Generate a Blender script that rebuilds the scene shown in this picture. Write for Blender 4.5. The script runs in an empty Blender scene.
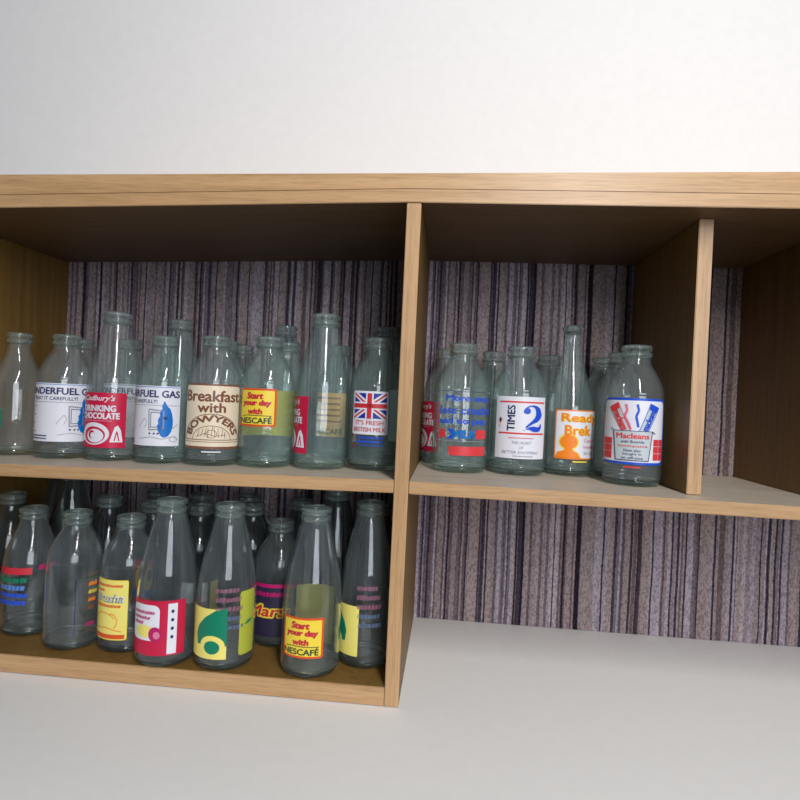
import bpy, bmesh, math, random
from mathutils import Vector, Matrix
PI = math.pi
sc = bpy.context.scene
COL = sc.collection

# ------------------------------------------------------------------ camera
CX, CY, CZ = 0.0662, -0.7483, 0.1043
yaw, pit, rol, FPX = -0.085, -0.0037, 0.0462, 596.07
fw = Vector((math.sin(yaw) * math.cos(pit), math.cos(yaw) * math.cos(pit), math.sin(pit)))
r = fw.cross(Vector((0, 0, 1))).normalized()
u = r.cross(fw)
r2 = r * math.cos(rol) + u * math.sin(rol)
u2 = -r * math.sin(rol) + u * math.cos(rol)
cd = bpy.data.cameras.new('camera')
cd.sensor_fit = 'HORIZONTAL'; cd.sensor_width = 36; cd.lens = 36 * FPX / 800
cd.clip_start = 0.02
cam = bpy.data.objects.new('camera', cd); COL.objects.link(cam)
M3 = Matrix((r2, u2, -fw)).transposed().to_4x4()
M3.translation = (CX, CY, CZ)
cam.matrix_world = M3
sc.camera = cam

# ------------------------------------------------------------------ world, lights, exposure
sc.view_settings.view_transform = 'Standard'
sc.view_settings.look = 'None'
sc.view_settings.gamma = 1
sc.view_settings.use_curve_mapping = False
sc.view_settings.exposure = 0.0
sc.cycles.transparent_max_bounces = 96
sc.cycles.max_bounces = 14
w = bpy.data.worlds.new('room_air'); sc.world = w; w.use_nodes = True
w.node_tree.nodes['Background'].inputs[0].default_value = (0.78, 0.84, 1.0, 1)
w.node_tree.nodes['Background'].inputs[1].default_value = 0.11

def area(name, loc, target, sx, sy, energy, color, roll=0):
    l = bpy.data.lights.new(name, 'AREA'); l.shape = 'RECTANGLE'
    l.size = sx; l.size_y = sy; l.energy = energy; l.color = color
    o = bpy.data.objects.new(name, l); COL.objects.link(o)
    d = Vector(target) - Vector(loc)
    o.location = loc
    o.rotation_euler = d.to_track_quat('-Z', 'Y').to_euler()
    return o
area('ceiling_tube_light', (0.50, -1.45, 1.15), (0.40, -0.45, 0.0), 0.07, 1.3, 29, (1.0, 0.97, 0.93))
area('window_daylight', (1.15, -2.9, 0.45), (0.0, 0.1, 0.05), 1.5, 1.2, 35, (0.88, 0.92, 1.0))

# ------------------------------------------------------------------ materials
def mat(name):
    m = bpy.data.materials.new(name); m.use_nodes = True
    nt = m.node_tree
    return m, nt, nt.nodes, nt.links, nt.nodes['Principled BSDF']

def plain(name, col, rough=0.45, spec=0.4):
    m, nt, N, L, b = mat(name)
    b.inputs['Roughness'].default_value = rough
    b.inputs['Specular IOR Level'].default_value = spec
    tc = N.new('ShaderNodeTexCoord'); no = N.new('ShaderNodeTexNoise')
    no.inputs['Scale'].default_value = 60; no.inputs['Detail'].default_value = 3
    mx = N.new('ShaderNodeMix'); mx.data_type = 'RGBA'
    mx.inputs[6].default_value = (*[c * 0.96 for c in col], 1)
    mx.inputs[7].default_value = (*[min(1, c * 1.02) for c in col], 1)
    L.new(tc.outputs['Object'], no.inputs['Vector']); L.new(no.outputs['Fac'], mx.inputs[0])
    L.new(mx.outputs[2], b.inputs['Base Color'])
    return m

def wood(name, c1, c2, axis='X', rough=0.38):
    m, nt, N, L, b = mat(name)
    tc = N.new('ShaderNodeTexCoord'); mp = N.new('ShaderNodeMapping')
    s = {'X': (1.6, 60, 60), 'Y': (60, 1.6, 60), 'Z': (60, 60, 1.6)}[axis]
    mp.inputs['Scale'].default_value = s
    n1 = N.new('ShaderNodeTexNoise'); n1.inputs['Scale'].default_value = 1.4
    n1.inputs['Detail'].default_value = 6; n1.inputs['Roughness'].default_value = 0.65
    n1.inputs['Distortion'].default_value = 0.6
    cr = N.new('ShaderNodeValToRGB')
    e = cr.color_ramp.elements
    e[0].position = 0.33; e[0].color = (*c2, 1); e[1].position = 0.62; e[1].color = (*c1, 1)
    n2 = N.new('ShaderNodeTexNoise'); n2.inputs['Scale'].default_value = 7; n2.inputs['Detail'].default_value = 2
    mp2 = N.new('ShaderNodeMapping')
    mp2.inputs['Scale'].default_value = {'X': (4, 90, 90), 'Y': (90, 4, 90), 'Z': (90, 90, 4)}[axis]
    mx = N.new('ShaderNodeMix'); mx.data_type = 'RGBA'; mx.blend_type = 'MULTIPLY'; mx.inputs[0].default_value = 0.35
    L.new(tc.outputs['Object'], mp.inputs['Vector']); L.new(mp.outputs[0], n1.inputs['Vector'])
    L.new(tc.outputs['Object'], mp2.inputs['Vector']); L.new(mp2.outputs[0], n2.inputs['Vector'])
    L.new(n1.outputs['Fac'], cr.inputs[0]); L.new(cr.outputs[0], mx.inputs[6])
    cr2 = N.new('ShaderNodeValToRGB'); cr2.color_ramp.elements[0].position = 0.35
    cr2.color_ramp.elements[0].color = (0.55, 0.5, 0.45, 1); cr2.color_ramp.elements[1].position = 0.5
    cr2.color_ramp.elements[1].color = (1, 1, 1, 1)
    L.new(n2.outputs['Fac'], cr2.inputs[0]); L.new(cr2.outputs[0], mx.inputs[7])
    L.new(mx.outputs[2], b.inputs['Base Color'])
    b.inputs['Roughness'].default_value = rough
    bp = N.new('ShaderNodeBump'); bp.inputs['Strength'].default_value = 0.08; bp.inputs['Distance'].default_value = 0.002
    L.new(n1.outputs['Fac'], bp.inputs['Height']); L.new(bp.outputs[0], b.inputs['Normal'])
    return m

OAK1, OAK2 = (0.59, 0.370, 0.190), (0.44, 0.262, 0.122)
wood_x = wood('oak_veneer_along', OAK1, OAK2, 'X')
wood_z = wood('oak_veneer_upright', OAK1, OAK2, 'Z')
wood_in_shade = wood('oak_veneer_side_shaded', (0.235, 0.132, 0.030), (0.165, 0.088, 0.018), 'Z', 0.5)  # same oak, darkened in colour for the shade inside the bookcase
wood_top_shade = wood('oak_veneer_underside_shaded', (0.19, 0.11, 0.045), (0.13, 0.075, 0.03), 'X', 0.5)  # same oak again, the underside's shade painted into its colour
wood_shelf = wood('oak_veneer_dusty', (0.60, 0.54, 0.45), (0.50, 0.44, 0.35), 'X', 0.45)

def stripes():
    m, nt, N, L, b = mat('striped_wallcovering')
    tc = N.new('ShaderNodeTexCoord')
    # rough edges: nudge the sampling place by a little fine noise
    nz = N.new('ShaderNodeTexNoise'); nz.inputs['Scale'].default_value = 330; nz.inputs['Detail'].default_value = 2
    L.new(tc.outputs['Object'], nz.inputs['Vector'])
    nl = N.new('ShaderNodeTexNoise'); nl.inputs['Scale'].default_value = 9
    L.new(tc.outputs['Object'], nl.inputs['Vector'])
    sx = N.new('ShaderNodeSeparateXYZ'); L.new(tc.outputs['Object'], sx.inputs[0])
    a = N.new('ShaderNodeMath'); a.operation = 'MULTIPLY_ADD'; a.inputs[1].default_value = 0.0028
    L.new(nz.outputs['Fac'], a.inputs[0]); L.new(sx.outputs['X'], a.inputs[2])
    a2 = N.new('ShaderNodeMath'); a2.operation = 'MULTIPLY_ADD'; a2.inputs[1].default_value = 0.004
    L.new(nl.outputs['Fac'], a2.inputs[0]); L.new(a.outputs[0], a2.inputs[2])
    def cells(scale, off):
        o = N.new('ShaderNodeMath'); o.operation = 'ADD'; o.inputs[1].default_value = off
        L.new(a2.outputs[0], o.inputs[0])
        v = N.new('ShaderNodeTexVoronoi'); v.voronoi_dimensions = '1D'; v.inputs['Scale'].default_value = scale
        L.new(o.outputs[0], v.inputs['W'])
        s = N.new('ShaderNodeSeparateColor'); L.new(v.outputs['Color'], s.inputs[0])
        return s
    c1 = cells(130, 3.1); c2 = cells(300, 7.7); c3 = cells(210, 12.4)
    ramp = N.new('ShaderNodeValToRGB'); e = ramp.color_ramp.elements
    e[0].position = 0; e[0].color = (0.30, 0.25, 0.27, 1); e[1].position = 1; e[1].color = (0.46, 0.40, 0.43, 1)
    m1 = e.new(0.45); m1.color = (0.36, 0.29, 0.28, 1); m2 = e.new(0.7); m2.color = (0.39, 0.35, 0.41, 1)
    L.new(c1.outputs[0], ramp.inputs[0])
    d = N.new('ShaderNodeValToRGB'); e = d.color_ramp.elements; d.color_ramp.interpolation = 'CONSTANT'
    e[0].position = 0; e[0].color = (0.16, 0.15, 0.2, 1); e[1].position = 0.29; e[1].color = (1, 1, 1, 1)
    q = e.new(0.17); q.color = (0.45, 0.42, 0.47, 1)
    L.new(c2.outputs[1], d.inputs[0])
    d3 = N.new('ShaderNodeValToRGB'); e = d3.color_ramp.elements; d3.color_ramp.interpolation = 'CONSTANT'
    e[0].position = 0; e[0].color = (0.5, 0.46, 0.5, 1); e[1].position = 0.20; e[1].color = (1, 1, 1, 1)
    L.new(c3.outputs[2], d3.inputs[0])
    mu = N.new('ShaderNodeMix'); mu.data_type = 'RGBA'; mu.blend_type = 'MULTIPLY'; mu.inputs[0].default_value = 1
    L.new(ramp.outputs[0], mu.inputs[6]); L.new(d.outputs[0], mu.inputs[7])
    mu3 = N.new('ShaderNodeMix'); mu3.data_type = 'RGBA'; mu3.blend_type = 'MULTIPLY'; mu3.inputs[0].default_value = 1
    L.new(mu.outputs[2], mu3.inputs[6]); L.new(d3.outputs[0], mu3.inputs[7])
    sp = N.new('ShaderNodeTexNoise'); sp.inputs['Scale'].default_value = 420; sp.inputs['Detail'].default_value = 1
    mp = N.new('ShaderNodeMapping'); mp.inputs['Scale'].default_value = (1, 1, 0.5)
    L.new(tc.outputs['Object'], mp.inputs[0]); L.new(mp.outputs[0], sp.inputs['Vector'])
    sr = N.new('ShaderNodeValToRGB'); e = sr.color_ramp.elements
    e[0].position = 0.35; e[0].color = (0.62, 0.6, 0.62, 1); e[1].position = 0.6; e[1].color = (1.08, 1.06, 1.06, 1)
    L.new(sp.outputs['Fac'], sr.inputs[0])
    mu2 = N.new('ShaderNodeMix'); mu2.data_type = 'RGBA'; mu2.blend_type = 'MULTIPLY'; mu2.inputs[0].default_value = 1
    L.new(mu3.outputs[2], mu2.inputs[6]); L.new(sr.outputs[0], mu2.inputs[7])
    L.new(mu2.outputs[2], b.inputs['Base Color'])
    b.inputs['Roughness'].default_value = 0.9; b.inputs['Specular IOR Level'].default_value = 0.1
    bp = N.new('ShaderNodeBump'); bp.inputs['Strength'].default_value = 0.4; bp.inputs['Distance'].default_value = 0.001
    L.new(sp.outputs['Fac'], bp.inputs['Height']); L.new(bp.outputs[0], b.inputs['Normal'])
    return m
M_stripe = stripes()
M_wall = plain('white_wall_paint', (0.93, 0.93, 0.93), 0.8, 0.2)
M_counter = plain('white_counter_paint', (0.92, 0.92, 0.92), 0.55, 0.3)

def glass(name, tint, edge, dust_sheen, dust_sheen_col, refr=0.0):
    m = bpy.data.materials.new(name); m.use_nodes = True
    nt = m.node_tree; N = nt.nodes; L = nt.links
    N.remove(N['Principled BSDF']); out = N['Material Output']
    tc = N.new('ShaderNodeTexCoord')
    no = N.new('ShaderNodeTexNoise'); no.inputs['Scale'].default_value = 38; no.inputs['Detail'].default_value = 2
    L.new(tc.outputs['Object'], no.inputs['Vector'])
    bp = N.new('ShaderNodeBump'); bp.inputs['Strength'].default_value = 0.25; bp.inputs['Distance'].default_value = 0.002
    L.new(no.outputs['Fac'], bp.inputs['Height'])
    lw = N.new('ShaderNodeLayerWeight'); lw.inputs['Blend'].default_value = 0.5
    pw = N.new('ShaderNodeMath'); pw.operation = 'POWER'; pw.inputs[1].default_value = 4.5
    L.new(lw.outputs['Facing'], pw.inputs[0])
    rf = N.new('ShaderNodeMath'); rf.operation = 'MULTIPLY_ADD'; rf.inputs[1].default_value = 0.60; rf.inputs[2].default_value = 0.045
    L.new(pw.outputs[0], rf.inputs[0])
    cm = N.new('ShaderNodeMix'); cm.data_type = 'RGBA'
    cm.inputs[6].default_value = (*tint, 1); cm.inputs[7].default_value = (*edge, 1)
    L.new(pw.outputs[0], cm.inputs[0])
    tr = N.new('ShaderNodeBsdfTransparent'); L.new(cm.outputs[2], tr.inputs['Color'])
    gl = N.new('ShaderNodeBsdfGlossy'); gl.inputs['Roughness'].default_value = 0.035
    L.new(bp.outputs[0], gl.inputs['Normal'])
    di = N.new('ShaderNodeBsdfDiffuse'); di.inputs['Color'].default_value = (*dust_sheen_col, 1)  # dust film, brightened to stand in for room reflections on the glass
    tl = N.new('ShaderNodeBsdfTranslucent'); tl.inputs['Color'].default_value = (*dust_sheen_col, 1)
    dd = N.new('ShaderNodeMixShader'); dd.inputs[0].default_value = 0.4
    L.new(di.outputs[0], dd.inputs[1]); L.new(tl.outputs[0], dd.inputs[2])
    n2 = N.new('ShaderNodeTexNoise'); n2.inputs['Scale'].default_value = 16; n2.inputs['Detail'].default_value = 5
    L.new(tc.outputs['Object'], n2.inputs['Vector'])
    df = N.new('ShaderNodeMath'); df.operation = 'MULTIPLY'; df.inputs[1].default_value = dust_sheen * 2
    L.new(n2.outputs['Fac'], df.inputs[0])
    s1 = N.new('ShaderNodeMixShader'); L.new(df.outputs[0], s1.inputs[0])
    L.new(tr.outputs[0], s1.inputs[1]); L.new(dd.outputs[0], s1.inputs[2])
    s2 = N.new('ShaderNodeMixShader'); L.new(rf.outputs[0], s2.inputs[0])
    L.new(s1.outputs[0], s2.inputs[1]); L.new(gl.outputs[0], s2.inputs[2])
    gb = N.new('ShaderNodeBsdfGlass'); gb.inputs['IOR'].default_value = 1.46; gb.inputs['Roughness'].default_value = 0.015
    gb.inputs['Color'].default_value = (*tint, 1)
    s3 = N.new('ShaderNodeMixShader'); L.new(df.outputs[0], s3.inputs[0])
    L.new(gb.outputs[0], s3.inputs[1]); L.new(dd.outputs[0], s3.inputs[2])
    L.new((s3 if refr else s2).outputs[0], out.inputs['Surface'])
    return m
G_clear = glass('clear_glass', (0.985, 0.992, 0.989), (0.60, 0.68, 0.66), 0.056, (0.84, 0.96, 1.0))
G_green = glass('greenish_glass', (0.965, 0.990, 0.982), (0.45, 0.64, 0.60), 0.064, (0.76, 0.98, 1.0))
G_shade = glass('shade_grey_glass', (0.86, 0.885, 0.88), (0.30, 0.38, 0.36), 0.022, (0.60, 0.76, 0.84), 1)  # darker grey tint puts the lower back row's shade into the glass
G_low = glass('lower_shelf_glass', (0.965, 0.98, 0.978), (0.45, 0.6, 0.55), 0.050, (0.78, 0.92, 1.0), 1)
G_rim = glass('thick_glass_rim', (0.93, 0.975, 0.96), (0.45, 0.6, 0.55), 0.085, (0.82, 0.98, 0.97), 1)
G_base = glass('thick_glass_base', (0.90, 0.96, 0.94), (0.45, 0.6, 0.55), 0.040, (0.70, 0.84, 0.78), 1)

INK = {}
def ink(name, *c):
    INK[name] = plain(name + '_ink', c, 0.4)
ink('white', .80, .82, .90); ink('red', .60, .03, .05); ink('crimson', .58, .01, .06); ink('cream', .86, .75, .57)
ink('brown', .22, .09, .05); ink('yellow', .93, .72, .06); ink('olive', .72, .62, .07); ink('orange', .92, .25, .02)
ink('orange_red', .75, .10, .02); ink('blue', .015, .085, .66); ink('navy', .02, .03, .13); ink('bright_blue', .0, .17, .60)
ink('green', .0, .22, .12); ink('dark_green', .02, .08, .03); ink('black', .02, .02, .025); ink('pink', .75, .22, .35)
ink('magenta', .50, .01, .14); ink('grey', .30, .30, .36); ink('pale', .55, .62, .66); ink('sky', .10, .25, .62)
ink('moss', .48, .52, .06); ink('flag_blue', .01, .03, .36); ink('faded', .24, .10, .15); ink('faded_blue', .10, .14, .24)
ink('deep_navy', .03, .025, .06); ink('peach', .85, .50, .15); ink('tile_red', .72, .05, .06); ink('light_yellow', .90, .80, .20)

# ------------------------------------------------------------------ mesh helpers
def link_mesh(name, bm, mats, parent=None, smooth=False):
    me = bpy.data.meshes.new(name); bm.to_mesh(me); bm.free()
    for m in (mats if isinstance(mats, (list, tuple)) else [mats]): me.materials.append(m)
    if smooth:
        for p in me.polygons: p.use_smooth = True
    return link_data(name, me, parent)

def link_data(name, me, parent=None):
    o = bpy.data.objects.new(name, me); COL.objects.link(o)
    if parent: o.parent = parent
    return o

def tag(o, label, cat, group=None, kind=None):
    if label: o['label'] = label
    if cat: o['category'] = cat
    if group: o['group'] = group
    if kind: o['kind'] = kind
    return o

def slab(x0, x1, y0, y1, lo, hi, nseg=1, xs=None, bevel=0.0008):
    """board whose under and upper faces follow lo(x), hi(x)"""
    bm = bmesh.new()
    xs = xs or [x0 + (x1 - x0) * i / nseg for i in range(nseg + 1)]
    rings = []
    for x in xs:
        rings.append([bm.verts.new((x, y0, lo(x))), bm.verts.new((x, y1, lo(x))),
                      bm.verts.new((x, y1, hi(x))), bm.verts.new((x, y0, hi(x)))])
    for a, b in zip(rings, rings[1:]):
        for i in range(4):
            bm.faces.new((a[i], a[(i + 1) % 4], b[(i + 1) % 4], b[i]))
    bm.faces.new(rings[0][::-1]); bm.faces.new(rings[-1])
    bmesh.ops.recalc_face_normals(bm, faces=bm.faces)
    if bevel:
        es = [e for e in bm.edges if len(e.link_faces) == 2 and e.calc_face_angle() > 0.8]
        bmesh.ops.bevel(bm, geom=es, offset=bevel, segments=2, affect='EDGES')
    return bm

# ------------------------------------------------------------------ the setting
H, D, T = 0.3507, 0.3148, 0.0165
Tz = lambda x: H + (-0.0315 * abs(x) if x < 0 else 0.0021 * x)
Sz = lambda x: (-0.0166 * abs(x) if x < 0 else -0.0075 * x)
FLOOR = -0.262
COUNTER = -0.2865
k = lambda v: (lambda x: v)
wall = link_mesh('wall_back', slab(-1.8, 2.2, D + 0.030, D + 0.10, k(-1.2), k(1.6), bevel=0), M_wall)
tag(wall, None, None, kind='structure')
M_floor = plain('brown_floor', (0.10, 0.075, 0.05), 0.6, 0.3)
tag(link_mesh('unseen_floor', slab(-3.5, 4.0, -4.5, D + 0.03, k(-1.25), k(-1.2), bevel=0), M_floor), None, None, kind='structure')  # unseen room floor, put in to block world light from below
ct = bpy.data.objects.new('counter', None); COL.objects.link(ct); ct.location = (0, 0, COUNTER)
tag(ct, 'white painted countertop that the whole oak bookcase stands on', 'countertop')
link_mesh('worktop', slab(-1.3, 1.5, -0.24, D + 0.02, k(-0.03), k(0), bevel=0.003), M_counter, ct)
link_mesh('front_panel', slab(-1.28, 1.48, -0.22, -0.20, k(-1.199), k(-0.03)), M_counter, ct)

# ------------------------------------------------------------------ bookcase
bc = bpy.data.objects.new('bookcase', None); COL.objects.link(bc); bc.location = (0, 0, 0)
tag(bc, 'pale oak veneer open bookcase lined with striped wallcovering, full of milk bottles', 'bookcase')
XL, XR, XW, XE = -0.6588, 0.3727, 0.552, 0.95
W_ = 0.018
xs = [XL - W_, -0.4, -0.2, 0.0, 0.2, 0.4, XE + W_]
def duo(name, bm, front, other, parent, axis):
    """veneered front edge in one oak colour, broad faces in another, mostly darkened for painted shade"""
    for f in bm.faces:
        f.material_index = 0 if f.normal.y < -0.5 else 1
    return link_mesh(name, bm, [front, other], parent)
def upright(name, x0, y0, y1, lo, hi, other=None):
    return duo(name, slab(x0, x0 + W_, y0, y1, lo, hi), wood_z, other or wood_in_shade, bc, 'Z')
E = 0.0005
duo('top_board', slab(0, 0, 0, D, Tz, lambda x: Tz(x) + T, xs=xs), wood_x, wood_top_shade, bc, 'X')
cor = slab(0, 0, 0.0012, D, lambda x: Tz(x) + T + E, lambda x: 0.3775 + (x + 0.6) * 0.0175, xs=xs, bevel=0.001)
link_mesh('cornice', cor, wood_x, bc)
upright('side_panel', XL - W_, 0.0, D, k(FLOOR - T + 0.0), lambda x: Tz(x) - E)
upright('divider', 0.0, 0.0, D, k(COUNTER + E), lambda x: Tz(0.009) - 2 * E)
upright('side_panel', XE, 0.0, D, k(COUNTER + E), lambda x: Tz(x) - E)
xsl = [XL, -0.4, -0.2, -E]
duo('shelf', slab(0, 0, 0.002, D, lambda x: Sz(x) - T, Sz, xs=xsl), wood_x, wood_shelf, bc, 'X')
xsr = [W_ + E, 0.2, 0.4, 0.7, XE - E]
duo('shelf', slab(0, 0, 0.002, D, lambda x: Sz(x) - T, Sz, xs=xsr), wood_x, wood_shelf, bc, 'X')
duo('base_board', slab(0, 0, 0.0, D, k(COUNTER + E), k(FLOOR), xs=[XL - W_, -E]), wood_x, wood_in_shade, bc, 'X')
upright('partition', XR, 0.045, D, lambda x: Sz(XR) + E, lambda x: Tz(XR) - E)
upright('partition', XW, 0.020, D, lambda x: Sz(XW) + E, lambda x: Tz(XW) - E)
link_mesh('back_panel', slab(0, 0, D + E, D + 0.012, k(COUNTER + E), lambda x: Tz(x) + T, xs=xs, bevel=0), M_stripe, bc)
# ------------------------------------------------------------------ bottle profiles (z, r)
PROF = {
 'dumpy': [(0.004, .0352), (0.009, .0374), (0.03, .0376), (0.085, .0376), (0.112, .0371), (0.119, .0366), (0.122, .0369),
           (0.130, .0352), (0.139, .0322), (0.147, .0282), (0.154, .0243), (0.160, .0206), (0.165, .0189), (0.171, .0180)],
 'sloped': [(0.004, .0350), (0.009, .0374), (0.03, .0376), (0.085, .0376), (0.102, .0371), (0.114, .0356),
            (0.127, .0325), (0.139, .0284), (0.150, .0240), (0.159, .0202), (0.165, .0186), (0.171, .0178)],
 'tall': [(0.004, .0350), (0.009, .0373), (0.03, .0376), (0.085, .0376), (0.100, .0372), (0.116, .0359), (0.133, .0336),
          (0.150, .0305), (0.166, .0271), (0.182, .0234), (0.194, .0210), (0.201, .0190), (0.205, .0178)],
 'slim': [(0.004, .0335), (0.009, .0356), (0.03, .0360), (0.085, .0360), (0.098, .0355), (0.112, .0335), (0.130, .0290),
          (0.150, .0236), (0.170, .0186), (0.190, .0148), (0.205, .0125), (0.218, .0117)],
 'narrow': [(0.004, .0330), (0.009, .0352), (0.03, .0354), (0.09, .0352), (0.108, .0345), (0.120, .0325), (0.130, .0290),
            (0.140, .0242), (0.150, .0205), (0.158, .0178), (0.171, .0160)],
}
LIP = {'dumpy': (.171, .188, .0194), 'sloped': (.171, .188, .0194), 'tall': (.205, .223, .0194), 'slim': (.218, .230, .0155), 'narrow': (.171, .188, .0178)}
R0 = 0.0376
def smooth_prof(P, n=3):
    out = []
    for i in range(len(P) - 1):
        p0 = P[max(0, i - 1)]; p1 = P[i]; p2 = P[i + 1]; p3 = P[min(len(P) - 1, i + 2)]
        for j in range(n):
            t = j / n
            c = [0.5 * ((2 * p1[a]) + (-p0[a] + p2[a]) * t + (2 * p0[a] - 5 * p1[a] + 4 * p2[a] - p3[a]) * t * t
                 + (-p0[a] + 3 * p1[a] - 3 * p2[a] + p3[a]) * t ** 3) for a in (0, 1)]
            out.append(tuple(c))
    out.append(P[-1])
    return out
SP = {kk: smooth_prof(v) for kk, v in PROF.items()}
def rad(kind, z):
    P = SP[kind]
    if z <= P[0][0]: return P[0][1]
    for a, b in zip(P, P[1:]):
        if z <= b[0]:
            return a[1] + (b[1] - a[1]) * (z - a[0]) / max(1e-9, b[0] - a[0])
    return P[-1][1]

def lathe(pts, seg=40, closed=False, cap0=False, cap1=False):
    bm = bmesh.new(); rings = []
    for z, rr in pts:
        if rr < 1e-6:
            rings.append([bm.verts.new((0, 0, z))])
        else:
            rings.append([bm.verts.new((rr * math.cos(2 * PI * i / seg), rr * math.sin(2 * PI * i / seg), z)) for i in range(seg)])
    prs = list(zip(rings, rings[1:]))
    if closed: prs.append((rings[-1], rings[0]))
    for a, b in prs:
        for i in range(seg):
            j = (i + 1) % seg
            if len(a) == 1: bm.faces.new((a[0], b[j], b[i]))
            elif len(b) == 1: bm.faces.new((a[i], a[j], b[0]))
            else: bm.faces.new((a[i], a[j], b[j], b[i]))
    bmesh.ops.recalc_face_normals(bm, faces=bm.faces)
    return bm

WALL = 0.0026
CACHE = {}
def bottle_data(kind):
    if kind in CACHE: return CACHE[kind]
    P = SP[kind]; z0, z1, rl = LIP[kind]
    def data(nm, bm, m):
        me = bpy.data.meshes.new(nm); bm.to_mesh(me); bm.free(); me.materials.append(m)
        for p in me.polygons: p.use_smooth = True
        return me
    outer = [p for p in P if p[0] >= 0.0089]
    inner = [(z, rr - WALL) for z, rr in reversed(outer)]
    rn = P[-1][1]
    d = {}
    for g, m in (('clear', G_clear), ('green', G_green), ('dim', G_shade), ('low', G_low)):
        d['body_' + g] = data('glass_body', lathe(outer + inner, closed=True), m)
    b0 = P[0][1]
    d['base'] = data('base', lathe([(0.0022, 0), (0.0018, b0 * .55), (0.0004, b0 * .74), (0.0, b0 * .84), (0.0008, b0 * .93), (0.004, b0),
                                    (0.0089, rad(kind, 0.0089)), (0.0089, rad(kind, .0089) - WALL), (0.0075, b0 * .85), (0.0085, b0 * .5), (0.0098, 0)]), G_base)
    h = z1 - z0
    if kind == 'slim':
        lip = [(z0, rn), (z0 + .3 * h, rn + .0008), (z0 + .45 * h, rl), (z0 + .75 * h, rl), (z0 + .86 * h, rl - .001), (z1, rl - .0022),
               (z1, rl - .0045), (z0 + .6 * h, rn - WALL), (z0, rn - WALL)]
    else:
        lip = [(z0, rn), (z0 + .08 * h, rl - .0006), (z0 + .16 * h, rl), (z0 + .36 * h, rl), (z0 + .44 * h, rl - .0026), (z0 + .53 * h, rl - .0026),
               (z0 + .62 * h, rl), (z0 + .86 * h, rl), (z0 + .96 * h, rl - .0008), (z1, rl - .0020), (z1 - .0004, rl - .0034),
               (z0 + .8 * h, rl - .0042), (z0 + .3 * h, rn - WALL), (z0, rn - WALL)]
    d['lip'] = data('lip', lathe(lip, closed=True), G_rim)
    CACHE[kind] = d
    return d

# ------------------------------------------------------------------ printed labels
TXT = {}
def text_bm(s, bold=0.0, shear=0.0):
    key = (s, bold, shear)
    if key not in TXT:
        c = bpy.data.curves.new('t', 'FONT'); c.body = s; c.size = 1; c.offset = bold; c.shear = shear
        c.resolution_u = 3; c.space_line = 1; c.fill_mode = 'FRONT'
        if bold > .03: c.space_character = 1.06
        o = bpy.data.objects.new('t', c); COL.objects.link(o)
        me = bpy.data.meshes.new_from_object(o)
        vs = [tuple(v.co)[:2] for v in me.vertices]
        fs = [tuple(p.vertices) for p in me.polygons]
        bpy.data.objects.remove(o); bpy.data.meshes.remove(me)
        x0 = min(v[0] for v in vs); x1 = max(v[0] for v in vs); y0 = min(v[1] for v in vs); y1 = max(v[1] for v in vs)
        vs = [((v[0] - x0) / (x1 - x0), (v[1] - y0) / (y1 - y0)) for v in vs]
        TXT[key] = (vs, fs)
    return TXT[key]

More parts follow.
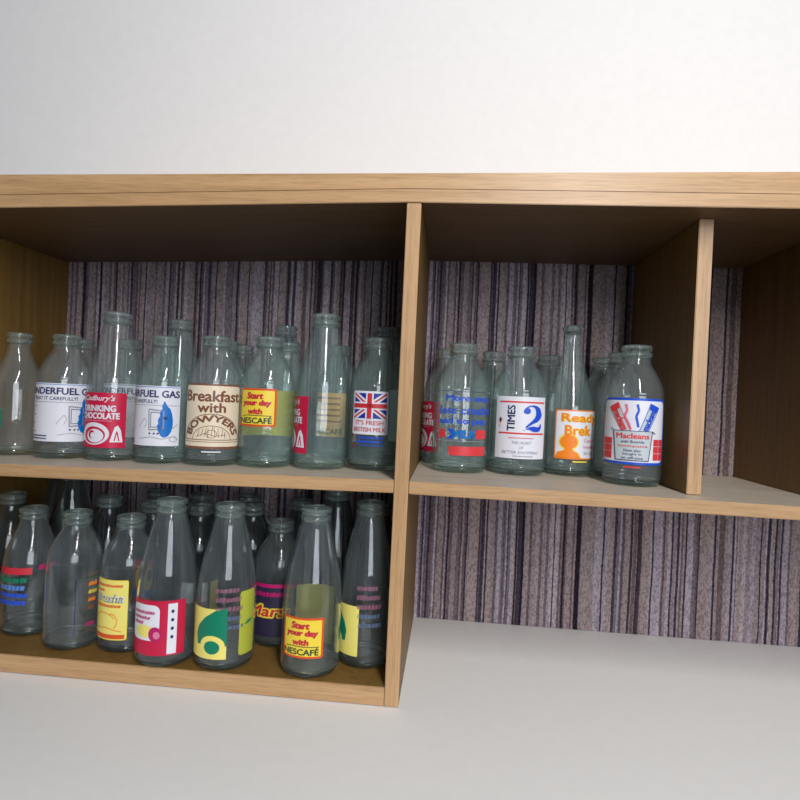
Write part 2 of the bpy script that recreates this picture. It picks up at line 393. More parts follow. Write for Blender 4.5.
class Label:
    """flat artwork in metres (u along the glass, v up) that is wrapped onto a bottle"""
    def __init__(s): s.bm = bmesh.new(); s.mats = []
    def mi(s, m):
        if m not in s.mats: s.mats.append(m)
        return s.mats.index(m)
    def add(s, vs, fs, m, lay):
        i = s.mi(m); V = [s.bm.verts.new((x, y, lay)) for x, y in vs]
        for f in fs:
            try: fc = s.bm.faces.new([V[q] for q in f]); fc.material_index = i
            except ValueError: pass
    def poly(s, pts, m, lay=1):
        s.add(pts, [tuple(range(len(pts)))], m, lay)
    def rect(s, x0, y0, x1, y1, m, lay=0, rd=0):
        if rd:
            pts = []
            for cx, cy, a in ((x1 - rd, y1 - rd, 0), (x0 + rd, y1 - rd, 90), (x0 + rd, y0 + rd, 180), (x1 - rd, y0 + rd, 270)):
                for q in range(5):
                    t = math.radians(a + 22.5 * q); pts.append((cx + rd * math.cos(t), cy + rd * math.sin(t)))
            s.poly(pts, m, lay)
        else: s.poly([(x0, y0), (x1, y0), (x1, y1), (x0, y1)], m, lay)
    def disc(s, cx, cy, rx, ry, m, lay=1, a0=0, a1=360, n=28):
        full = abs(a1 - a0) >= 360
        pts = [(cx + rx * math.cos(math.radians(a0 + (a1 - a0) * q / n)), cy + ry * math.sin(math.radians(a0 + (a1 - a0) * q / n))) for q in range(n if full else n + 1)]
        s.poly(pts, m, lay)
    def ring(s, cx, cy, rx, ry, wd, m, lay=1, a0=0, a1=360, n=28):
        for q in range(n):
            A = math.radians(a0 + (a1 - a0) * q / n); B = math.radians(a0 + (a1 - a0) * (q + 1) / n)
            s.poly([(cx + rx * math.cos(A), cy + ry * math.sin(A)), (cx + rx * math.cos(B), cy + ry * math.sin(B)),
                    (cx + (rx - wd) * math.cos(B), cy + (ry - wd) * math.sin(B)), (cx + (rx - wd) * math.cos(A), cy + (ry - wd) * math.sin(A))], m, lay)
    def line(s, pts, wd, m, lay=1):
        for (ax, ay), (bx, by) in zip(pts, pts[1:]):
            d = math.hypot(bx - ax, by - ay) or 1; nx, ny = -(by - ay) / d * wd / 2, (bx - ax) / d * wd / 2
            s.poly([(ax - nx, ay - ny), (bx - nx, by - ny), (bx + nx, by + ny), (ax + nx, ay + ny)], m, lay)
    def text(s, t, cx, cy, w, h, m, lay=2, bold=0.02, shear=0, rot=0, arc=None):
        # heavier weights are built from slightly shifted copies of the same glyphs
        d = bold * h * 1.0
        sh = [(0, 0)] if bold < .012 else [(-d, 0), (d, 0), (0, -d * .7), (0, d * .7)]
        if bold > .05: sh += [(-d * .7, -d * .6), (d * .7, -d * .6), (-d * .7, d * .6), (d * .7, d * .6)]
        for ox, oy in sh: s.text1(t, cx, cy, w - 2 * d, h - 1.4 * d, m, lay, shear, rot, ox, oy)
    def text1(s, t, cx, cy, w, h, m, lay, shear, rot, ox, oy):
        vs, fs = text_bm(t, 0.0, shear); arc = None
        out = []
        for x, y in vs:
            x = (x - .5) * w + ox; y = (y - .5) * h + oy
            if arc:
                R = arc; a = x / R; out.append((cx + (R + y) * math.sin(a), cy + (R + y) * math.cos(a)))
            else:
                c, q = math.cos(rot), math.sin(rot); out.append((cx + x * c - y * q, cy + x * q + y * c))
        s.add(out, fs, m, lay)
    def smudge(s, x0, y, w, h, m, lay=2, seed=1, shear=0.2):
        rn = random.Random(seed); x = x0
        while x < x0 + w - h:
            ww = h * rn.uniform(.5, .9); hh = h * rn.uniform(.75, 1.0)
            s.poly([(x, y), (x + ww * .8, y), (x + ww * .8 + hh * shear, y + hh), (x + hh * shear, y + hh)], m, lay)
            x += ww
    def wrap(s, kind, ang, parent, name='printed_label', lift=0.00025, label=None):
        bm = s.bm
        us = [v.co.x for v in bm.verts]; vs = [v.co.y for v in bm.verts]
        bmesh.ops.triangulate(bm, faces=[f for f in bm.faces if len(f.verts) > 4])
        st = 0.003; q = math.ceil(min(us) / st) * st
        while q < max(us):
            bmesh.ops.bisect_plane(bm, geom=bm.verts[:] + bm.edges[:] + bm.faces[:], dist=1e-7, plane_co=(q, 0, 0), plane_no=(1, 0, 0)); q += st
        st = 0.008; q = math.ceil(min(vs) / st) * st
        while q < max(vs):
            bmesh.ops.bisect_plane(bm, geom=bm.verts[:] + bm.edges[:] + bm.faces[:], dist=1e-7, plane_co=(0, q, 0), plane_no=(0, 1, 0)); q += st
        for v in bm.verts:
            th = v.co.x / R0 + math.radians(ang); R = rad(kind, v.co.y) + 0.0003 + lift * v.co.z
            v.co = (R * math.sin(th), -R * math.cos(th), v.co.y)
        o = link_mesh(name, bm, [INK[m] for m in s.mats], parent, smooth=True)
        if label: o['label'] = label
        return o

# artwork ----------------------------------------------------------
def art_gas():
    a = Label(); L_, R_, B, Tp = -.0700, .0528, .026, .113
    a.rect(L_, B, R_, Tp, 'white')
    a.rect(L_, Tp - .0022, R_, Tp - .0012, 'sky', 1)
    a.text('WONDERFUEL GAS', -.0085, .1015, .120, .0105, 'navy', bold=.045)
    a.text('TREAT IT CAREFULLY!', -.012, .0905, .066, .0052, 'navy', bold=.02)
    a.rect(L_, .0845, R_, .0852, 'grey', 1)
    for i in range(7):
        a.smudge(L_ + .004, .077 - i * .0062, [.030, .026, .029, .020, .028, .025, .030][i], .0018, 'grey', 2, i)
    for i in range(2): a.smudge(L_ + .004, .0335 - i * .0042, .050, .0022, 'navy', 2, 20 + i)
    # cooker line drawing
    a.line([(.010, .079), (.030, .077), (.030, .051), (.011, .049), (.010, .079)], .0016, 'grey', 2)
    a.line([(.013, .075), (.027, .074), (.027, .054), (.013, .053), (.013, .075)], .0008, 'navy', 2)
    a.line([(-.006, .052), (.004, .066), (.008, .060), (.004, .052)], .0006, 'grey', 2)
    for q in (0.012, .018, .023): a.disc(q, .044, .0014, .0014, 'navy', 2, n=10)
    a.line([(-.004, .036), (.014, .039), (.028, .036), (.044, .040), (.050, .035)], .0007, 'grey', 2)
    a.ring(.044, .036, .006, .004, .0007, 'grey', 2); a.line([(.040, .05), (.05, .058)], .0007, 'grey', 2)
    # blue gas flame
    fl = [(.0305, .092), (.0345, .084), (.0385, .080), (.0410, .073), (.0425, .064), (.0425, .055), (.0405, .047), (.0365, .0405), (.0315, .0385),
          (.0270, .0405), (.0235, .047), (.0215, .055), (.0235, .059), (.0225, .064), (.0255, .070), (.0245, .074), (.0280, .080), (.0275, .084)]
    a.poly(fl, 'bright_blue', 2)
    a.disc(.0325, .0665, .003, .0022, 'navy', 3, n=12)
    return a

def art_choc(dz=0):
    a = Label(); B, Tp = .0195 + dz, .1005 + dz; hw = .0345
    a.rect(-hw, B, hw, Tp, 'crimson')
    a.text("Cadbury's", -.004, .0915 + dz, .047, .0105, 'white', bold=.02, shear=.35)
    a.text('DRINKING', -.004, .0775 + dz, .050, .0095, 'white', bold=.06)
    a.text('CHOCOLATE', -.003, .0665 + dz, .058, .0095, 'white', bold=.06)
    a.smudge(-.026, .0585 + dz, .044, .0017, 'pink', 2, 4)
    c = .040 + dz
    a.disc(-.008, c, .0215, .0165, 'white', 2); a.disc(-.008, c - .002, .0165, .0125, 'crimson', 3)
    a.disc(-.006, c - .003, .0125, .0100, 'white', 4); a.disc(-.0105, c - .001, .005, .006, 'crimson', 5); a.disc(-.008, c - .0025, .004, .0045, 'white', 6)
    a.poly([(.014, c - .012), (.020, c + .010), (.024, c + .013), (.028, c + .006), (.031, c - .012)], 'white', 2)
    a.line([(.020, c - .010), (.023, c + .004), (.026, c - .010)], .0016, 'crimson', 3)
    a.poly([(-.033, c - .012), (-.030, c + .004), (-.023, c - .010)], 'white', 2)
    return a

def art_breakfast():
    a = Label(); hw = .0435; B, Tp = .0245, .1175
    a.rect(-hw, B, hw, Tp, 'brown', 0, .004); a.rect(-hw + .0014, B + .0035, hw - .0014, Tp - .0028, 'cream', 1, .0035)
    a.text('Breakfast', 0, .1000, .081, .0165, 'brown', bold=.045)
    a.text('with', -.001, .0835, .038, .0145, 'brown', bold=.045)
    a.ring(0, .0375, .0405, .0375, .0011, 'brown', 2, 0, 180)
    a.line([(-.0405, .0375), (.0405, .0375)], .001, 'brown', 2); a.line([(-.0405, .0345), (.0405, .0345)], .0008, 'brown', 2)
    a.ring(0, .0375, .0265, .0205, .0008, 'brown', 2, 0, 180)
    # lettering on the arch: squeeze of a circle
    vs, fs = text_bm('BOWYERS', 0, 0)
    for ox, oy in ((-.024, 0), (0, 0), (.024, 0), (0, -.0005), (0, .0005)):
        out = []
        for x, y in vs:
            t = (x - .5) * 2.60 + ox; q = .0293 + y * .0100 + oy
            out.append((q * math.sin(t), .0375 + q * .90 * math.cos(t)))
        a.add(out, fs, 'brown', 2)
    rn = random.Random(5)
    for i in range(9):
        x = -.018 + i * .0045; y = .040 + rn.uniform(0, .003); hh = .004 + .010 * math.cos(x / .022 * 1.3)
        a.line([(x, y), (x + rn.uniform(-.002, .003), y + hh)], .0007, 'brown', 2)
    a.line([(-.020, .042), (-.008, .047), (.004, .043), (.020, .045)], .0007, 'brown', 2)
    a.ring(0, .046, .007, .006, .0007, 'brown', 2)
    return a

def coffee_square(a, cx, Tp):
    w_, h_ = .056, .054
    x0, x1, B = cx - w_ / 2, cx + w_ / 2, Tp - h_
    a.rect(x0, B, x1, Tp, 'orange_red', 0, .003); a.rect(x0 + .003, B + .003, x1 - .003, Tp - .003, 'yellow', 1, .002)
    a.text('Start', cx - .002, Tp - .0105, .024, .0095, 'red', bold=.085, shear=.1)
    a.text('your day', cx, Tp - .0215, .042, .0105, 'red', bold=.085, shear=.1)
    a.text('with', cx - .001, Tp - .0325, .021, .0085, 'red', bold=.085, shear=.1)
    a.text('NESCAFÉ', cx - .001, B + .0095, .047, .0105, 'dark_green', bold=.045)
    a.line([(cx - .021, B + .0145), (cx - .012, B + .0158), (cx + .022, B + .0154)], .001, 'dark_green', 2)

def art_coffee(Tp=.112, rear_top=.110, rear_bot=.041, cx=0.0):
    a = Label(); coffee_square(a, cx, Tp); return a

def art_panel(w_, z0, z1, col, border=None, text=None):
    a = Label(); a.rect(-w_ / 2, z0, w_ / 2, z1, col, 0)
    if border: 
        a.rect(-w_ / 2, z1 - .002, w_ / 2, z1, border, 1)
    return a

def art_flag():
    a = Label(); hw = .0265; B, Tp = .0505, .1110
    a.rect(-hw, B, hw, Tp, 'white', 0, .002)
    x0, x1, y0, y1 = -hw + .003, hw - .003, .0730, .1080
    a.rect(x0, y0, x1, y1, 'flag_blue', 1); cx, cy = 0, (y0 + y1) / 2
    def diag(ax, ay, bx, by, wd, m, lay):
        # clipped diagonal band inside the flag
        d = math.hypot(bx - ax, by - ay); nx, ny = -(by - ay) / d * wd, (bx - ax) / d * wd
        P = [(ax + nx, ay + ny), (ax - nx, ay - ny), (bx - nx, by - ny), (bx + nx, by + ny)]
        def clip(P, f, inter):
            o = []
            for i in range(len(P)):
                p, q = P[i - 1], P[i]
                if f(p) != f(q): o.append(inter(p, q))
                if f(q): o.append(q)
            return o
        for ax_, lim, sg in ((0, x0, 1), (0, x1, -1), (1, y0, 1), (1, y1, -1)):
            f = lambda p: (p[ax_] - lim) * sg >= 0
            def it(p, q):
                t = (lim - p[ax_]) / (q[ax_] - p[ax_]); return (p[0] + t * (q[0] - p[0]), p[1] + t * (q[1] - p[1]))
            P = clip(P, f, it)
        a.poly(P, m, lay)
    e = .01
    for s_ in (1, -1):
        k_ = (y1 - y0) / (x1 - x0)
        diag(x0 - e, cy - s_ * k_ * (cx - x0 + e), x1 + e, cy + s_ * k_ * (x1 + e - cx), .0036, 'white', 2)
        diag(x0 - e, cy - s_ * k_ * (cx - x0 + e), x1 + e, cy + s_ * k_ * (x1 + e - cx), .0012, 'red', 3)
    a.rect(x0, cy - .0052, x1, cy + .0052, 'white', 4); a.rect(cx - .0052, y0, cx + .0052, y1, 'white', 4)
    a.rect(x0, cy - .0031, x1, cy + .0031, 'red', 5); a.rect(cx - .0031, y0, cx + .0031, y1, 'red', 5)
    a.text("IT'S FRESH", 0, .0670, .040, .0065, 'red', 1, bold=.03)
    a.text('BRITISH MILK', 0, .0575, .047, .0065, 'red', 1, bold=.03)
    return a
def art_flag_text():
    a = Label()
    a.smudge(-.019, .0445, .040, .0034, 'blue', 0, 3); a.smudge(-.021, .0390, .042, .0034, 'blue', 0, 8); a.rect(-.017, .0350, .019, .0360, 'blue', 0)
    return a

def art_snap():
    a = Label()
    a.rect(-.040, .1165, .040, .1172, 'navy', 0); a.rect(-.012, .072, -.0114, .1165, 'navy', 0)
    a.text('More snap', .012, .1060, .066, .0120, 'blue', 1, bold=.045)
    a.text('less crackle', .010, .0900, .080, .0115, 'blue', 1, bold=.045)
    a.text('and no pop', .004, .0735, .070, .0125, 'blue', 1, bold=.045)
    a.rect(-.036, .058, .036, .0588, 'grey', 0); a.rect(-.036, .0455, .036, .0463, 'grey', 0)
    a.poly([(-.018, .049), (-.011, .056), (-.018, .063), (-.009, .063), (-.004, .056), (-.009, .049)], 'blue', 1)
    a.text('MILK', .006, .056, .032, .012, 'bright_blue', 2, bold=.07)
    a.rect(.022, .0495, .040, .0625, 'tile_red', 1); a.rect(-.030, .050, -.020, .062, 'tile_red', 0)
    a.rect(-.014, .0255, .040, .0385, 'tile_red', 1)
    return a

def art_times():
    a = Label(); hw = .037; B, Tp = .0245, .1135
    a.rect(-hw, B, hw, Tp, 'white')
    a.rect(-.031, .1045, .034, .1068, 'tile_red', 1); a.rect(-.031, .0595, .034, .0618, 'tile_red', 1)
    a.text('TIMES', -.0135, .0825, .037, .0105, 'navy', 2, bold=.035, rot=PI / 2)
    # fat-face numeral 2
    cx, cy = .0165, .0825
    def P(*p): return [(cx - .0015 + x * .00118, cy + y * .00108) for x, y in p]
    a.poly(P((-11, 10), (-9, 14), (-5, 17), (0, 18), (5, 17), (9, 14), (11, 9), (12, 5), (10, 0), (6, -4), (0, -7), (-4, -10), (-7, -13), (-8.5, -11), (-5, -7), (-1, -3),
             (2, 1), (3.5, 5), (3.5, 10), (2, 14), (-1, 16), (-4, 15.5), (-6, 14), (-4, 12), (-3, 9), (-4.5, 6.5), (-8, 6), (-10.5, 7.5)), 'blue', 2)
    a.poly(P((-11.5, -16), (-10, -16.2), (-8, -14.5), (-4, -11), (1, -10), (5, -11), (8, -10.5), (9.5, -7), (11, -7), (11, -12), (9, -16), (5, -17.5), (0, -17), (-4, -14.5), (-8, -14.8)), 'blue', 3)
    a.smudge(-.016, .0535, .034, .0017, 'pink', 2, 6)
    a.text('THE HEART', .001, .0475, .026, .0042, 'grey', 2, bold=.01)
    a.text('OF', .001, .0405, .006, .0038, 'grey', 2, bold=.01)
    a.text('BETTER SHOPPING', .0, .0335, .048, .0042, 'grey', 2, bold=.01)
    a.smudge(-.010, .0275, .028, .0015, 'grey', 2, 9)
    a.disc(cx - .0095, cy + .0112, .0042, .0040, 'blue', 4, n=14)
    a.disc(-.0285, .079, .0018, .004, 'black', 2, n=12); a.line([(-.030, .068), (-.0285, .076), (-.025, .081)], .0009, 'orange', 2)
    return a

def art_oats():
    a = Label(); x0, x1, B, Tp = -.036, .036, .026, .100
    a.rect(x0, B, x1, Tp, 'orange', 0, .002); a.rect(x0 + .002, B + .002, x1 - .002, Tp - .002, 'white', 1, .002)
    for dx, m, lay, bd in ((0, 'yellow', 2, .09), (0, 'orange', 3, .03)):
        a.text('Ready', .004, .0865, .061, .017, m, lay, bold=bd)
        a.text('Brek', -.0005, .0695, .041, .0155, m, lay, bold=bd)
    # glowing child silhouette
    def sil(g, m, lay):
        a.disc(-.0145, .052, .0125 + g, .0105 + g, m, lay)
        a.poly([(-.020 - g, .046), (-.009 + g, .046), (-.009 + g, .0395), (-.002 + g, .036), (.003 + g, .028), (-.034 + 0 * g, .028), (-.0300 - g * .5, .036), (-.020 - g, .0395)], m, lay + .3)
    sil(.0022, 'yellow', 2); sil(0, 'orange', 3)
    a.text('Central', .0185, .0545, .021, .0055, 'pink', 2, bold=.02); a.text('heating', .0185, .0445, .022, .006, 'pink', 2, bold=.02); a.text('for kids', .0185, .036, .020, .005, 'grey', 2, bold=.02)
    a.rect(-.008, .0215, .016, .0235, 'yellow', 0)
    return a

def art_paste():
    a = Label(); hw = .0465; B, Tp = .0290, .1160
    a.rect(-hw, B, hw, Tp, 'blue', 0, .007); a.rect(-hw + .0028, B + .0032, hw - .0028, Tp - .0032, 'white', 1, .0055)
    def tube(bx, by, tx, ty, wd, m, t):
        d = math.hypot(tx - bx, ty - by); ux, uy = (tx - bx) / d, (ty - by) / d; nx, ny = -uy, ux
        a.poly([(bx - nx * wd * .75, by - ny * wd * .75), (bx + nx * wd * .75, by + ny * wd * .75), (tx + nx * wd, ty + ny * wd), (tx - nx * wd, ty - ny * wd)], 'pale', 2)
        a.line([(bx - nx * wd * .75, by - ny * wd * .75), (tx - nx * wd, ty - ny * wd)], .0008, m, 3); a.line([(bx + nx * wd * .75, by + ny * wd * .75), (tx + nx * wd, ty + ny * wd)], .0008, m, 3)
        a.poly([(tx - nx * wd, ty - ny * wd), (tx + nx * wd, ty + ny * wd), (tx + nx * wd * .8 + ux * -.008, ty + ny * wd * .8 + uy * -.008), (tx - nx * wd * .8 - ux * .008, ty - ny * wd * .8 - uy * .008)], m, 4)
        a.text(t, (bx * .55 + tx * .45), (by * .55 + ty * .45), d * .72, wd * 1.35, m, 4, bold=.05, rot=math.atan2(uy, ux) + (PI if ux < 0 else 0))
    tube(-.007, .071, -.026, .107, .0068, 'tile_red', 'macleans')
    tube(.012, .071, .027, .107, .0068, 'blue', 'macleans')
    a.line([(-.010, .108), (-.008, .100), (-.011, .092), (-.006, .083), (-.003, .075)], .0035, 'pink', 2)
    a.line([(.004, .108), (.006, .100), (.003, .092), (.005, .084), (.006, .078)], .0030, 'blue', 2)
    a.poly([(-.024, .073), (.024, .073), (.020, .0345), (-.020, .0345)], 'pale', 4)
    a.line([(-.028, .076), (-.024, .073), (-.020, .0345), (.020, .0345), (.024, .073), (.028, .070)], .0010, 'navy', 5); a.line([(-.024, .073), (.024, .073)], .0008, 'navy', 5)
    a.text('Macleans', 0, .0665, .040, .0075, 'tile_red', 5, bold=.05)
    a.text('with fluoride', 0, .0590, .028, .0038, 'navy', 5, bold=.02); a.text('toothpaste', 0, .0530, .036, .0040, 'tile_red', 5, bold=.02)
    a.text('Now also', 0, .0475, .020, .0038, 'navy', 5, bold=.02); a.text('bought in', 0, .0425, .022, .0036, 'navy', 5, bold=.02); a.text('an off-size', 0, .0378, .026, .0034, 'navy', 5, bold=.02)
    for sg in (-1, 1):
        for i in range(2):
            for j in range(3):
                xa = sg * (.0265 + i * .0088); xb = sg * (.0265 + i * .0088 + .0082)
                a.rect(min(xa, xb), .0355 + j * .0093, max(xa, xb), .0355 + j * .0093 + .0087, 'tile_red', 2)
    a.rect(-.010, .0245, .011, .0265, 'tile_red', 0)
    return a

def art_yellow_script():
    a = Label(); hw = .029; B, Tp = .020, .104
    a.rect(-hw, B, hw, Tp, 'yellow', 0, .003); a.rect(-hw + .001, B + .001, hw - .001, Tp - .001, 'light_yellow', 1, .003)
    a.smudge(-.022, .094, .045, .0038, 'orange_red', 2, 11); a.smudge(-.022, .087, .020, .0030, 'orange_red', 2, 12)
    a.text('Brusha', .001, .0785, .046, .0125, 'dark_green', 2, bold=.06, shear=.35)
    a.text('Brusha', .0018, .0792, .045, .012, 'white', 3, bold=.0, shear=.35)
    a.smudge(-.022, .0655, .044, .0042, 'orange_red', 2, 14)
    a.ring(-.004, .048, .016, .010, .0011, 'orange', 2, 10, 200); a.ring(.008, .046, .008, .011, .0011, 'orange', 2, -60, 120)
    a.line([(-.024, .034), (.0, .037), (.022, .032)], .0012, 'orange', 2); a.rect(-.026, .022, .026, .028, 'orange_red', 2)
    return a

def art_crimson_panel():
    a = Label(); x0, x1, B, Tp = -.042, .032, .018, .092
    a.rect(x0, B, x1, Tp, 'crimson', 0)
    a.rect(x0 + .001, B + .02, .001, Tp - .006, 'white', 1, .008)
    a.rect(.0105, B + .002, .0215, Tp - .004, 'white', 1)
    for i in range(4): a.disc(.016, Tp - .0145 - i * .0115, .0019, .0024, 'navy', 2, n=12)
    for i in range(3): a.smudge(-.038, .0735 - i * .0072, [.034, .028, .020][i], .0042, 'magenta', 2, 30 + i, .5)
    a.disc(-.018, .050, .014, .0085, 'light_yellow', 2); a.disc(-.004, .047, .008, .010, 'magenta', 3); a.disc(-.002, .046, .004, .005, 'pink', 4)
    return a

def art_lemon(flip=1):
    a = Label(); hw = .030; B, Tp = .018, .086
    a.rect(-hw, B, hw, Tp, 'light_yellow', 0)
    pts = [(flip * hw, .088), (flip * .015, .084), (flip * .002, .074), (flip * -.008, .062), (flip * -.012, .050), (flip * -.010, .036), (flip * hw, .036)]
    a.poly(pts if flip < 0 else pts[::-1], 'green', 1)
    a.disc(flip * .012, .036, .016, .014, 'light_yellow', 2); a.disc(flip * .012, .034, .010, .009, 'green', 3)
    a.smudge(-hw + .002, .072, .012, .006, 'orange', 2, 40, -.6); a.smudge(-hw + .002, .054, .008, .006, 'dark_green', 2, 41)
    return a

def art_olive_leaf():
    a = Label(); a.rect(-.014, .020, .012, .108, 'moss', 0, .004)
    a.poly([(-.007, .062), (-.001, .067), (.007, .0675), (.003, .0635), (-.004, .0615)], 'green', 1)
    return a

def art_bar():
    a = Label(); hw = .050; B, Tp = .022, .104
    a.rect(-hw, .018, hw, .095, 'deep_navy', 0)
    a.rect(-hw, .0925, hw, .098, 'magenta', 1); 
    a.smudge(-.034, .0790, .068, .0070, 'magenta', 1, 45, .0)
    a.text('Mars', 0, .057, .062, .022, 'yellow', 2, bold=.13, shear=.2); a.text('Mars', 0, .057, .058, .017, 'red', 3, bold=.045, shear=.2)
    return a

def art_bands():
    a = Label()
    a.rect(-.048, .094, .006, .104, 'red', 0)
    for i, y in enumerate((.082, .071, .060, .049)):
        a.smudge(-.046, y, .050, .0075, ['green', 'sky', 'blue', 'blue'][i], 0, 50 + i)
    a.smudge(.014, .100, .026, .008, 'magenta', 0, 56)
    return a

def art_sweet():
    a = Label(); hw = .015
    a.rect(-hw, .03, hw, .105, 'red', 0); a.disc(0, .078, .012, .020, 'yellow', 1); a.disc(.004, .083, .006, .009, 'dark_green', 2)
    a.rect(-hw, .048, hw, .060, 'blue', 1)
    return a

def art_green_word():
    a = Label()
    a.rect(-.010, .044, .004, .070, 'green', 0); a.rect(-.018, .060, -.006, .074, 'green', 0)
    return a

def art_grocer():
    a = Label(); a.rect(-.010, .036, .012, .104, 'olive', 0); a.smudge(-.008, .090, .018, .006, 'orange', 1, 60)
    a.smudge(-.010, .056, .020, .012, 'green', 1, 61); a.smudge(-.008, .078, .018, .005, 'dark_green', 1, 62)
    return a

def art_pink_text():
    a = Label()
    for i in range(5): a.smudge(-.018 + i * .001, .108 - i * .0125, .036, .0065, ['faded', 'faded', 'faded', 'faded_blue', 'faded_blue'][i], 0, 70 + i)
    return a

def art_recipe():
    a = Label(); a.rect(-.030, .036, .028, .108, 'peach', 0); a.rect(-.030, .036, .028, .0365, 'brown', 1)
    for i in range(5): a.smudge(-.026, .098 - i * .0095, .048, .0036, 'brown', 1, 80 + i)
    a.text('NESCAFÉ', -.001, .046, .050, .011, 'dark_green', 1, bold=.03)
    return a

def art_dark_lines():
    a = Label(); a.rect(-.0006, .02, .0006, .10, 'navy', 0)
    for i, y in enumerate((.104, .099, .074, .050, .024, .018)): a.rect(.012, y, .034, y + .0012, 'dark_green' if i % 2 else 'brown', 0)
    a.rect(.0345, .018, .0355, .105, 'navy', 0)
    for i in range(4): a.smudge(.016, .088 - i * .011, .016, .006, ['orange', 'olive', 'orange', 'brown'][i], 0, 92 + i)
    a.smudge(.014, .032, .018, .006, 'magenta', 0, 90)
    return a

# ------------------------------------------------------------------ bottles
def bottle(kind, g, x, y, shelf_z, label, group, prints=(), h=None, wide=1.0):
    o = bpy.data.objects.new('milk_bottle', None); COL.objects.link(o)
    o.location = (x, y, shelf_z + (0.0002 if shelf_z == FLOOR else 0.0009 if x < 0 else 0.0006))
    face = math.atan2(CX - x, -(CY - y))          # turned so that angle 0 looks out of the bookcase towards the room's middle
    o.rotation_euler = (0, 0, face)
    o.scale = (wide, wide, h / LIP[kind][1] if h else 1)
    tag(o, label, 'bottle', group)
    d = bottle_data(kind)
    link_data('glass_body', d['body_' + g], o); link_data('lip', d['lip'], o); link_data('base', d['base'], o)
    for art, ang, nm in prints:
        art.wrap(kind, ang, o, 'printed_label', label=nm)
    return o

gUL = 'milk bottles on the upper left shelf'
gUR = 'milk bottles on the upper right shelf'
gLL = 'milk bottles on the lower left shelf'

# upper left, front row
bottle('narrow', 'clear', -0.6038, 0.1230, Sz(-.6177), 'clear bottle with scraps of green print, leftmost on the upper left shelf', gUL,
       [(art_green_word(), -38, 'green print fragment'), (art_grocer(), 118, 'olive and green printed panel on the back')], h=0.1865)
bottle('dumpy', 'clear', -0.5160, 0.1080, Sz(-.53), 'squat bottle with a white gas label, between the leftmost bottle and the drinking chocolate one', gUL, [(art_gas(), -6, 'white label with navy heading')], h=0.1835, wide=1.02)
bottle('tall', 'clear', -0.4370, 0.1080, Sz(-.45), 'tall bottle with a crimson drinking chocolate label and white lettering', gUL, [(art_choc(), -28, 'crimson label')], h=0.2185, wide=1.03)
bottle('dumpy', 'green', -0.3555, 0.0980, Sz(-.36), 'squat bottle with white gas label and whole blue flame facing forward', gUL, [(art_gas(), -44, 'white label with blue flame')], h=0.1835)
bottle('dumpy', 'clear', -0.2784, 0.0980, Sz(-.29), 'squat bottle with a cream label reading Breakfast with in brown', gUL,
       [(art_breakfast(), -3, 'cream label with brown border'), (art_panel(.026, .0195, .0212, 'white'), -2, 'thin white printed bar')], h=0.1850, wide=1.04)
bottle('dumpy', 'green', -0.1995, 0.1010, Sz(-.20), 'squat bottle with a yellow square reading Start your day with, upper shelf', gUL,
       [(art_coffee(), -24, 'yellow label with orange border'), (art_panel(.100, .041, .110, 'olive', 'brown'), 170, 'mustard panel on the back')], h=0.1860, wide=1.04)
bottle('tall', 'green', -0.1193, 0.1040, Sz(-.12), 'tall bottle turned so its crimson label shows only at its left edge', gUL, [(art_choc(.002), -82, 'crimson label')], h=0.2205, wide=1.03)
bottle('dumpy', 'green', -0.0424, 0.1160, Sz(-.05), 'squat bottle with a red, white and blue Union flag label beside the divider', gUL,
       [(art_flag(), -13, 'Union flag label'), (art_flag_text(), -8, 'blue print'), (art_panel(.026, .038, .115, 'pale'), 128, 'pale panel on the back')], h=0.1890, wide=1.03)
# upper left, behind
bottle('dumpy', 'clear', -.5703, .230, Sz(-.57), 'plain bottle whose neck shows between white gas label bottle and tall drinking chocolate bottle', gUL)
bottle('dumpy', 'green', -.480, .220, Sz(-.48), 'white labelled bottle directly behind the tall drinking chocolate bottle', gUL, [(art_gas(), 8, None)])
bottle('tall', 'green', -.392, .220, Sz(-.39), 'tall plain greenish bottle rising behind the blue flame bottle', gUL)
bottle('dumpy', 'green', -.3020, .198, Sz(-.30), 'plain squat bottle right behind the cream breakfast label bottle', gUL)
bottle('dumpy', 'clear', -.3030, .2765, Sz(-.30), 'plain bottle against the back, seen between cream and yellow labelled bottles', gUL)
bottle('tall', 'green', -.2265, .2755, Sz(-.22), 'tall plain bottle at the back, behind the yellow square label bottle', gUL)
bottle('dumpy', 'clear', -.2000, .2010, Sz(-.20), 'plain squat bottle just behind the yellow square label on the upper shelf', gUL)
bottle('dumpy', 'green', -.1233, .250, Sz(-.12), 'bottle with peach recipe label seen through the tall bottle before it', gUL,
       [(art_recipe(), -24, 'peach label with brown lines'), (art_choc(), 92, 'crimson label')])
bottle('tall', 'green', -.0447, .266, Sz(-.04), 'tall dim bottle in the back corner beside the divider, behind the flag label', gUL)
# upper right
bottle('dumpy', 'green', 0.0820, 0.1500, Sz(.08), 'squat bottle with blue lettering More snap less crackle and a red bar', gUR, [(art_snap(), 0, 'blue and red print')], h=0.1890, wide=1.1)
bottle('dumpy', 'green', 0.1697, 0.1660, Sz(.17), 'squat bottle with a white label carrying a big blue numeral 2', gUR, [(art_times(), 6, 'white label with red rules')], h=0.1900, wide=1.11)
bottle('slim', 'green', 0.2500, 0.1950, Sz(.25), 'thin necked tall bottle with orange breakfast oats label', gUR, [(art_oats(), 24, 'orange bordered white label')], h=0.2285, wide=1.05)
bottle('dumpy', 'clear', .3255, .1225, Sz(.32), 'squat bottle with blue framed toothpaste label beside the partition', gUR, [(art_paste(), 0, 'blue framed white label')], h=.195, wide=1.06)
bottle('dumpy', 'clear', .0580, .2515, Sz(.06), 'bottle with crimson label half hidden behind the More snap bottle', gUR, [(art_choc(), -66, 'crimson label')])
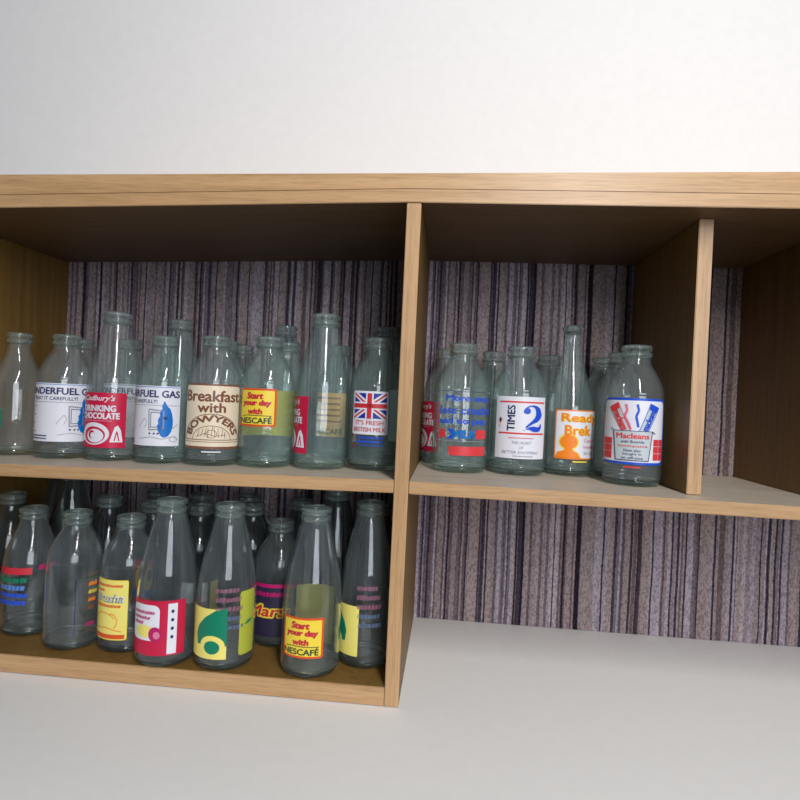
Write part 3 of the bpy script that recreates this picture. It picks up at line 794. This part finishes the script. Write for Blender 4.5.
bottle('dumpy', 'green', .1345, .2560, Sz(.13), 'plain bottle at the back between the More snap and big 2 bottles', gUR)
bottle('dumpy', 'clear', .2290, .2765, Sz(.23), 'plain bottle at the back, left of the thin necked oats bottle', gUR)
bottle('dumpy', 'clear', .3265, .2015, Sz(.32), 'plain bottle directly behind the toothpaste label bottle', gUR, h=.191)
bottle('dumpy', 'green', .3185, .2765, Sz(.32), 'plain bottle against the back, farthest behind the toothpaste label bottle', gUR)

# lower left, front
Z = FLOOR
bottle('sloped', 'low', -.5400, .0850, Z, 'clear bottle with red and blue printed bands, leftmost on the lower shelf', gLL, [(art_bands(), -8, 'red, green and blue print')], h=.1800)
bottle('dumpy', 'low', -.4525, .0550, Z, 'nearly bare bottle with a thin dark line, second in the lower front row', gLL, [(art_dark_lines(), 2, 'thin dark printed lines')], h=.1850)
bottle('dumpy', 'low', -.3765, .0620, Z, 'bottle with a yellow label and slanted green script on the lower shelf', gLL, [(art_yellow_script(), -44, 'yellow label')], h=.1825)
bottle('tall', 'low', -.3048, .0330, Z, 'tall bottle with crimson and white label and row of dark dots', gLL, [(art_crimson_panel(), -14, 'crimson and white label')], h=.2150, wide=1.05)
bottle('tall', 'low', -.2245, .0380, Z, 'tall bottle with a yellow label and big green curve on its left', gLL,
       [(art_lemon(), -42, 'yellow label with green curve'), (art_olive_leaf(), 48, 'olive label with green leaf stroke'), (art_pink_text(), 6, 'faded pink print')], h=.2125, wide=1.05)
bottle('dumpy', 'low', -.1760, .1200, Z, 'short bottle with a dark chocolate bar label and magenta stripe', gLL, [(art_bar(), -26, 'dark label with yellow edged lettering')], h=.1765)
bottle('tall', 'low', -.1060, .0380, Z, 'tall bottle with a yellow square Start your day with label, lower shelf', gLL,
       [(art_coffee(.083), -18, 'yellow label with orange border'), (art_panel(.060, .020, .104, 'olive'), 172, 'mustard panel on the back')], h=.2145, wide=1.04)
bottle('tall', 'low', -.0380, .0775, Z, 'tall bottle beside the divider on the lower shelf, pink faded print', gLL,
       [(art_lemon(-1), -60, 'yellow label with green curve'), (art_pink_text(), 5, 'faded pink print'), (art_panel(.012, .02, .106, 'olive'), 62, 'olive strip')], h=.2195)
# lower left, behind
plain_low = [
 ('sloped', -.6171, .140, 'plain bottle in the far left corner of the lower shelf'),
 ('tall', -.5555, .200, 'tall dim bottle at the back between the two leftmost lower bottles'),
 ('sloped', -.4700, .1650, 'plain dim bottle behind the nearly bare lower bottle'),
 ('dumpy', -.3900, .1500, 'bottle with red and yellow label behind the yellow script bottle'),
 ('dumpy', -.3130, .1500, 'bottle with grey and yellow label behind the crimson and white one'),
 ('dumpy', -.2380, .1750, 'plain dim bottle behind the tall bottle with the green curve'),
 ('tall', -.1005, .1600, 'tall dim bottle behind the lower Start your day with bottle'),
 ('dumpy', -.0420, .2300, 'plain dim bottle in the lower back corner by the divider'),
 ('dumpy', -.3500, .2400, 'plain dim bottle at the lower back, left behind the crimson and white label'),
 ('sloped', -.4300, .2450, 'plain dim bottle at the lower back, behind the yellow script bottle'),
 ('dumpy', -.2700, .2450, 'plain dim lower back bottle between the crimson label and green curve bottles'),
 ('sloped', -.1750, .2400, 'plain dim bottle at the lower back, behind the chocolate bar label'),
 ('tall', -.6180, .2600, 'tall dim bottle in the lower back left corner'),
]
for kd, x, y, lb in plain_low:
    pr = []
    if 'red and yellow' in lb: pr = [(art_sweet(), -14, 'red, yellow and blue label')]
    if 'grey and yellow' in lb: pr = [(art_panel(.030, .046, .076, 'pale'), -10, 'grey panel'), (art_panel(.016, .02, .076, 'yellow'), 34, 'yellow panel')]
    bottle(kd, 'dim', x, y, Z, lb, gLL, pr)
